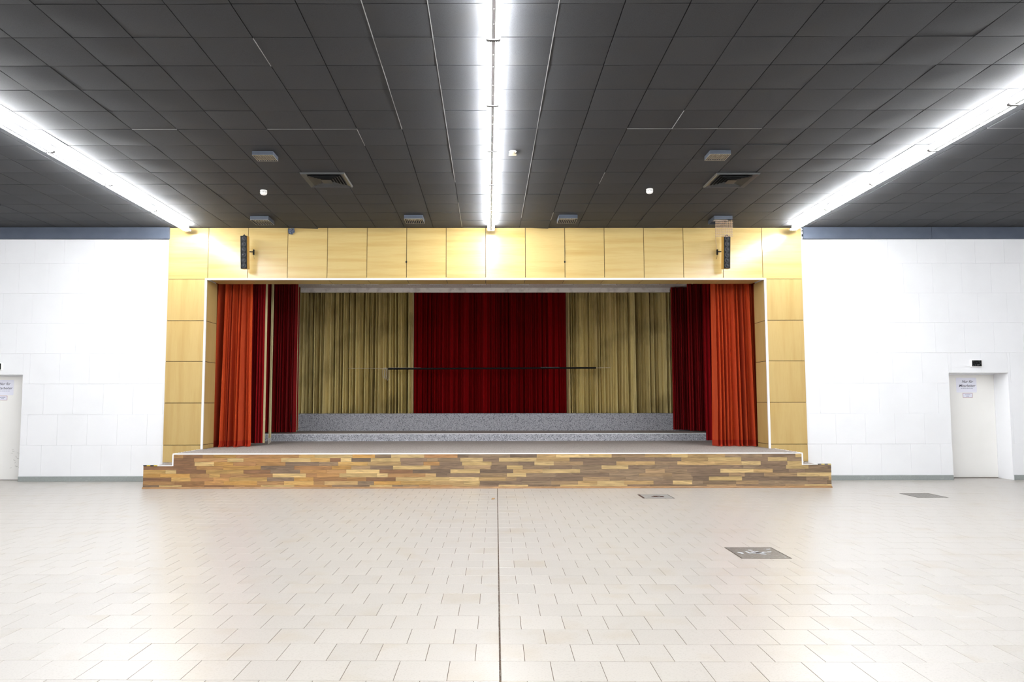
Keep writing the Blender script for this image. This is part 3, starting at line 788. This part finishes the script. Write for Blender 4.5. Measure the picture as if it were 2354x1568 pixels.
# white edging
sp(MB().box(AL1 - .006, AR0 + .006, A - .006, A + .03, .632, DK + .003), 'front_edging', M['white_trim'])
for (x0, x1, s) in ((AL1, AL1, -1), (AR0, AR0, 1)):
    sp(MB().box(x0 - .012 if s < 0 else x0 - .012, x0 + .012, A - .006, A + .012, SL - .012, .632), 'corner_edging', M['white_trim'])
sp(MB().box(-6.10, AL1 - .012, A - .006, A + .022, SL - .014, SL), 'step_edging', M['white_trim'])
sp(MB().box(AR0 + .012, 6.22, A - .006, A + .022, SL - .006, SL + .006), 'step_edging', M['white_trim'])
sp(MB().box(AL1 - .012, AL1 + .02, A + .03, D - .036, .634, DK + .002), 'side_edging', M['white_trim'])
sp(MB().box(AR0 - .02, AR0 + .012, A + .03, D - .036, .634, DK + .002), 'side_edging', M['white_trim'])
def tape(x0, x1, z, y0=None):
    n = 4; wv = (x1 - x0) / n
    for k in range(n):
        sp(MB().box(x0 + wv * k, x0 + wv * (k + 1), A - .007, A + .022, z - .012, z + .003), 'warning_tape', M['yellow' if k % 2 else 'black'])
tape(-6.362, -6.10, SL); tape(6.22, 6.466, SL + .006)
for k in range(5): sp(MB().box(AR1 - .0, AR1 + .0015, A - .004, A + .016, SL - .02 - .03 * (k + 1), SL - .02 - .03 * k), 'warning_tape', M['black' if k % 2 else 'yellow'])
for k in range(3): sp(MB().box(5.62 + .1 * k, 5.68 + .1 * k, A + .06 + .02 * k, A + .10 + .02 * k, DK, DK + .0015), 'warning_tape', M['black'])
for s, xx in ((-1, AL1 - .004), (1, AR0 - .004)):
    for k in range(9):
        y = A + .16 + .12 * k; sp(MB().box(xx, xx + .012, y, y + .05, DK + .002, DK + .0035), 'worn_tape', M['panel_core'] if k % 2 else M['yellow'])
# rear stepped platforms
rp = tag(empty('rear_platform', (0, 17.7, DK)), 'speckled grey two-step platform at the back of the stage', 'platform')
def rpp(mb, name, m): o = mb.build(name, m, rp); o.location = (0, -17.7, -DK); return o
rpp(MB().box(-6.3, 6.3, 17.72, 19.5, DK, .824), 'lower_step', M['stage_dark'])
rpp(MB().box(-6.3, 6.3, 17.7, 17.72, DK, .820), 'riser', M['riser'])
rpp(MB().box(-6.3, 6.3, 17.72, 19.48, .824, .830), 'tread', M['deck'])
rpp(MB().box(-6.3, 6.3, 17.694, 17.73, .818, .833), 'edging', M['white_trim'])
rpp(MB().box(-6.3, 6.3, 19.50, 19.88, DK, 1.30), 'upper_step', M['stage_dark'])
rpp(MB().box(-6.3, 6.3, 19.48, 19.50, .830, 1.297), 'riser', M['riser'])

# stage house
tag(MB().box(-6.8, -6.6, 15.3, 19.95, 0, 4.9).build('wall_stage_left', M['stage_dark']), kind='structure')
tag(MB().box(6.6, 6.8, 15.3, 19.95, 0, 4.9).build('wall_stage_right', M['stage_dark']), kind='structure')
tag(MB().box(-6.8, 6.8, 19.95, 20.1, 0, 4.9).build('wall_stage_rear', M['stage_dark']), kind='structure')
sc_ = tag(MB().box(-6.8, 6.8, 15.3, 20.1, 4.735, 4.95).build('ceiling_stage', M['stage_dark']), kind='structure')
slot_cols = [-7, -6, -5, -3, -2, 0, 2, 4, 6, 8]
SW = .576
for r in range(-5, 2):
    for c in range(-12, 13):
        y1 = 19.02 + r * SW; y0 = y1 - SW
        x0 = -.149 + SW * (c - .5); x1 = x0 + SW
        if y0 < 15.31 or y1 > 19.8: continue
        x0c, x1c = max(x0, -6.55), min(x1, 6.55)
        if x1c - x0c < .1: continue
        rects = [(x0c + .003, x1c - .003, y0 + .003, y1 - .003)]
        slot = r == 0 and c in slot_cols
        if slot: rects = rect_minus(rects[0], (x0 + .09, x1 - .09, y1 - .36, y1 - .18))
        mb = MB()
        for q in rects: mb.box(q[0], q[1], q[2], q[3], 4.705, 4.73)
        mb.build('ceiling_tile', M['stage_tile'], sc_)
        if slot:
            MB().box(x0 + .09, x1 - .09, y1 - .36, y1 - .18, 4.727, 4.734).build('slot_recess', M['black_hole'], sc_)
            MB().tube((x0 + .11, y1 - .22, 4.724), (x1 - .11, y1 - .22, 4.724), .008, 6).build('slot_tube', M['white_plastic'], sc_)
pe = tag(MB().box(-5.6, 1.98, 19.25, 19.29, 4.578, 4.702).build('pelmet_board', M['pelmet'], bevel=.003), 'long speckled pale board along the top of the rear curtains, left length', 'pelmet', 'pelmet boards over the rear curtains')
pe2 = tag(MB().box(1.984, 5.03, 19.25, 19.29, 4.578, 4.702).build('pelmet_board', M['pelmet'], bevel=.003), 'speckled pale board along the top of the rear curtains, shorter right length', 'pelmet', 'pelmet boards over the rear curtains')
for x in (-2.42, 3.27 - 1.85):
    pass

# ================================================================ CURTAINS
def curtain(name, x0, x1, y, z0, z1, fold, amp, m, seed, label, cat='curtain', group=None, flare=0, puddle=False, gather=.0, edge=None, hem=None, lean=0, levels=12):
    """a hanging sheet with irregular pleats; folds drift sideways from top to bottom"""
    rr = random.Random(seed)
    e = tag(empty(name, ((x0 + x1) / 2, y, z0)), label, cat, group)
    W = x1 - x0; cx = (x0 + x1) / 2
    bounds = [0.0]
    while bounds[-1] < 1: bounds.append(bounds[-1] + fold / W * rr.choice([.5, .65, .8, 1, 1, 1.15, 1.4]))
    bounds = [b / bounds[-1] for b in bounds]
    nf = len(bounds) - 1
    amps = [amp * rr.uniform(.35, 1.35) for _ in range(nf)]; dr = [rr.uniform(-.35, .35) * fold for _ in range(nf + 1)]
    dr[0] = dr[-1] = 0
    base = [rr.uniform(-.5, .5) * amp for _ in range(nf + 1)]
    shp = [rr.uniform(.22, .6) for _ in range(nf)]
    sub = 10
    def col(z):
        t = (z - z0) / (z1 - z0)          # 0 bottom, 1 top
        pts = []
        for k in range(nf):
            xa = bounds[k] * W + dr[k] * (1 - t) ; xb = bounds[k + 1] * W + dr[k + 1] * (1 - t)
            for i in range(sub + (1 if k == nf - 1 else 0)):
                u = i / sub; u = u - .11 * math.sin(2 * math.pi * u)
                f = min(1, max(0, (math.sin(math.pi * u) - .5) / .36)) ** shp[k] + .12 * math.sin(math.pi * u)
                a = amps[k] * (.55 + .6 * (1 - t) if flare else .85 + .25 * (1 - t))
                x = xa + (xb - xa) * u
                # overhanging roll of the pleat
                x += .28 * (xb - xa) * math.sin(2 * math.pi * u) * .5
                yy = -f * a + base[k] * (1 - u) + base[k + 1] * u
                pts.append([x - W / 2, yy])
        if flare:
            s = 1 + flare * max(0, 1 - t) ** 2.2
            for p in pts: p[0] = p[0] * s
        if lean:
            for p in pts: p[0] += lean * (1 - t)
        return pts
    zs = [z0 + (z1 - z0) * (j / levels) for j in range(levels + 1)]
    if hem: zs = sorted(set(zs + [z0 + hem, z0 + hem * .5, z0 + .02]))
    grid = [[(p[0], p[1], z - z0) for p in col(z)] for z in zs]
    if puddle:
        for p_i in range(len(grid[0])):
            s = math.sin(p_i * .37) * .03
            x, yy, z = grid[0][p_i]; grid[0][p_i] = (x + s * .6 - .01, yy - .045 - abs(s), .002)
            x, yy, z = grid[1][p_i]; grid[1][p_i] = (x, yy - .015, z)
    def sheet(rows, nm, mt):
        mb = MB(); n = len(rows[0]); vs = [p for r_ in rows for p in r_]
        mb.add(vs, [(j * n + i, j * n + i + 1, (j + 1) * n + i + 1, (j + 1) * n + i) for j in range(len(rows) - 1) for i in range(n - 1)])
        me = bpy.data.meshes.new(nm); me.from_pydata(mb.v, [], mb.f); me.materials.append(mt)
        for p in me.polygons: p.use_smooth = True
        return link(nm, me, e)
    if hem:
        k = zs.index(z0 + hem)
        sheet(grid[:k + 1], 'hem', M['orange_hem']); sheet(grid[k:], 'drape', m)
    else: sheet(grid, 'drape', m)
    if edge:
        side, wdt = edge
        idx = -1 if side > 0 else 0
        mb = MB(); vs = []
        for r_ in grid:
            x, yy, z = r_[idx]
            xx0, xx1 = (x, x + wdt) if side > 0 else (x - wdt, x)
            vs += [(xx0, yy - .006, z), (xx1, yy - .004, z), (xx1, yy + .004, z), (xx0, yy + .006, z)]
        n = len(grid); fs = [(3, 2, 1, 0), tuple(4 * (n - 1) + i for i in range(4))]
        for j in range(n - 1):
            for i in range(4): fs.append((4 * j + i, 4 * j + (i + 1) % 4, 4 * j + 4 + (i + 1) % 4, 4 * j + 4 + i))
        tag(mb.add(vs, fs).build('lining_edge', M['cream_cloth'], e), 'cream lining turned out along the edge')
    return e
# front pair
curtain('stage_curtain', -6.05, -5.10, 15.62, DK + .004, 4.69, .07, .2, M['orange_cloth'], 1, 'orange-red velvet curtain bunched at the left side of the stage opening, hem on the floor', group='front stage curtains', flare=.07, puddle=True, hem=.13)
curtain('stage_curtain', 5.0, 6.07, 15.62, DK + .004, 4.69, .076, .2, M['orange_cloth'], 12, 'orange-red velvet curtain bunched at the right side of the stage opening, hem on the floor', group='front stage curtains', flare=.08, puddle=True, hem=.13)
# wing curtains
curtain('wing_curtain', -5.6, -4.955, 16.05, .70, 4.69, .062, .125, M['red_cloth'], 3, 'crimson wing curtain just behind the left orange curtain, cream edge', group='wing curtains', edge=(1, .045), levels=8)
curtain('wing_curtain', -6.1, -4.715, 17.86, .865, 4.69, .062, .125, M['red_cloth'], 4, 'dark crimson wing curtain on the left, hanging over the rear platform beside the cream strip', group='wing curtains', edge=(1, .012), levels=8)
curtain('wing_curtain', -5.7, -4.965, 19.08, .865, 4.69, .062, .125, M['red_cloth'], 5, 'rearmost left crimson wing curtain, mostly hidden in shadow', group='wing curtains', edge=(1, .018), levels=8)
curtain('wing_curtain', 5.235, 6.3, 17.0, .69, 4.69, .075, .03, M['red_cloth'], 6, 'crimson wing curtain just behind the right orange curtain, reaching lowest', group='wing curtains', levels=8)
curtain('wing_curtain', 5.30, 6.3, 18.55, .86, 4.69, .062, .125, M['red_cloth'], 7, 'crimson wing curtain on the right, middle of the three red ones', group='wing curtains', levels=8)
curtain('wing_curtain', 5.02, 5.9, 19.15, .865, 4.69, .058, .12, M['red_cloth'], 8, 'darkest crimson wing curtain on the right, next to the beige rear curtain', group='wing curtains', levels=8)
# cream strip with a rope end
cs = curtain('lining_strip', -4.955, -4.892, 16.45, .79, 4.69, .05, .02, M['cream_cloth'], 9, 'narrow cream strip of curtain lining hanging between the left red wing curtains', group=None, levels=10)
rt = MB()
for k in range(4): rt.path([(-.03 + .018 * k, 0, .02), (-.034 + .02 * k, -.01, -.05), (-.03 + .018 * k, 0, -.135 + .012 * k)], .006, 5)
rt.build('rope_end', M['rope'], cs)
# rear curtains
curtain('rear_curtain', -5.25, -1.995, 19.80, 1.30, 4.70, .088, .25, M['beige_cloth'], 31, 'beige pleated rear curtain left of the red one', group='rear curtains', edge=(1, .02), levels=14)
curtain('rear_curtain', -1.965, 2.25, 19.80, 1.305, 4.70, .072, .17, M['deep_red_cloth'], 32, 'wide deep red pleated rear curtain in the middle of the stage', group='rear curtains', levels=8)
curtain('rear_curtain', 2.275, 5.3, 19.80, 1.30, 4.70, .085, .25, M['beige_cloth'], 33, 'beige pleated rear curtain right of the red one', group='rear curtains', edge=(-1, .015), levels=14)
# pole with rope
po = tag(empty('pole', (.2, 19.22, 2.50)), 'long black horizontal pole hung in front of the rear curtains', 'pole')
MB().tube((-2.81, 0, 0), (2.79, 0, .018), .024, 10).build('bar', M['black'], po)
MB().box(-1.93, -2.79, -.005, .004, .024, .029).box(1.3, 1.8, -.005, .004, .036, .04).build('pale_strip', M['rail'], po)
MB().tube((-3.9, .1, .02), (-2.81, 0, .0), .006, 5).tube((2.79, 0, .018), (3.2, .08, .03), .006, 5).build('tie_cord', M['rope'], po)
rc = tag(empty('rope_hank', (-2.68, 19.2, 2.50)), 'hank of pale rope looped over the left end of the black pole', 'rope')
r9 = random.Random(9); rb = MB()
for k in range(4):
    a = -.05 + .034 * k; L = -.22 - .035 * r9.random() * 4; pts = []
    for i in range(13):
        t = i / 12 * math.pi * 2
        pts.append((a + .03 * math.sin(t) + r9.uniform(-.004, .004) + .02 * (k % 2), .0005 + .031 * math.cos(t), .034 + (L) * (1 - math.cos(t)) / 2))
    rb.path(pts, .0045, 5)
rb.build('loops', M['rope'], rc)
MB().tube((-.03, -.0305, 0), (.03, -.0305, .0), .009, 6).build('knot', M['rope'], rc)
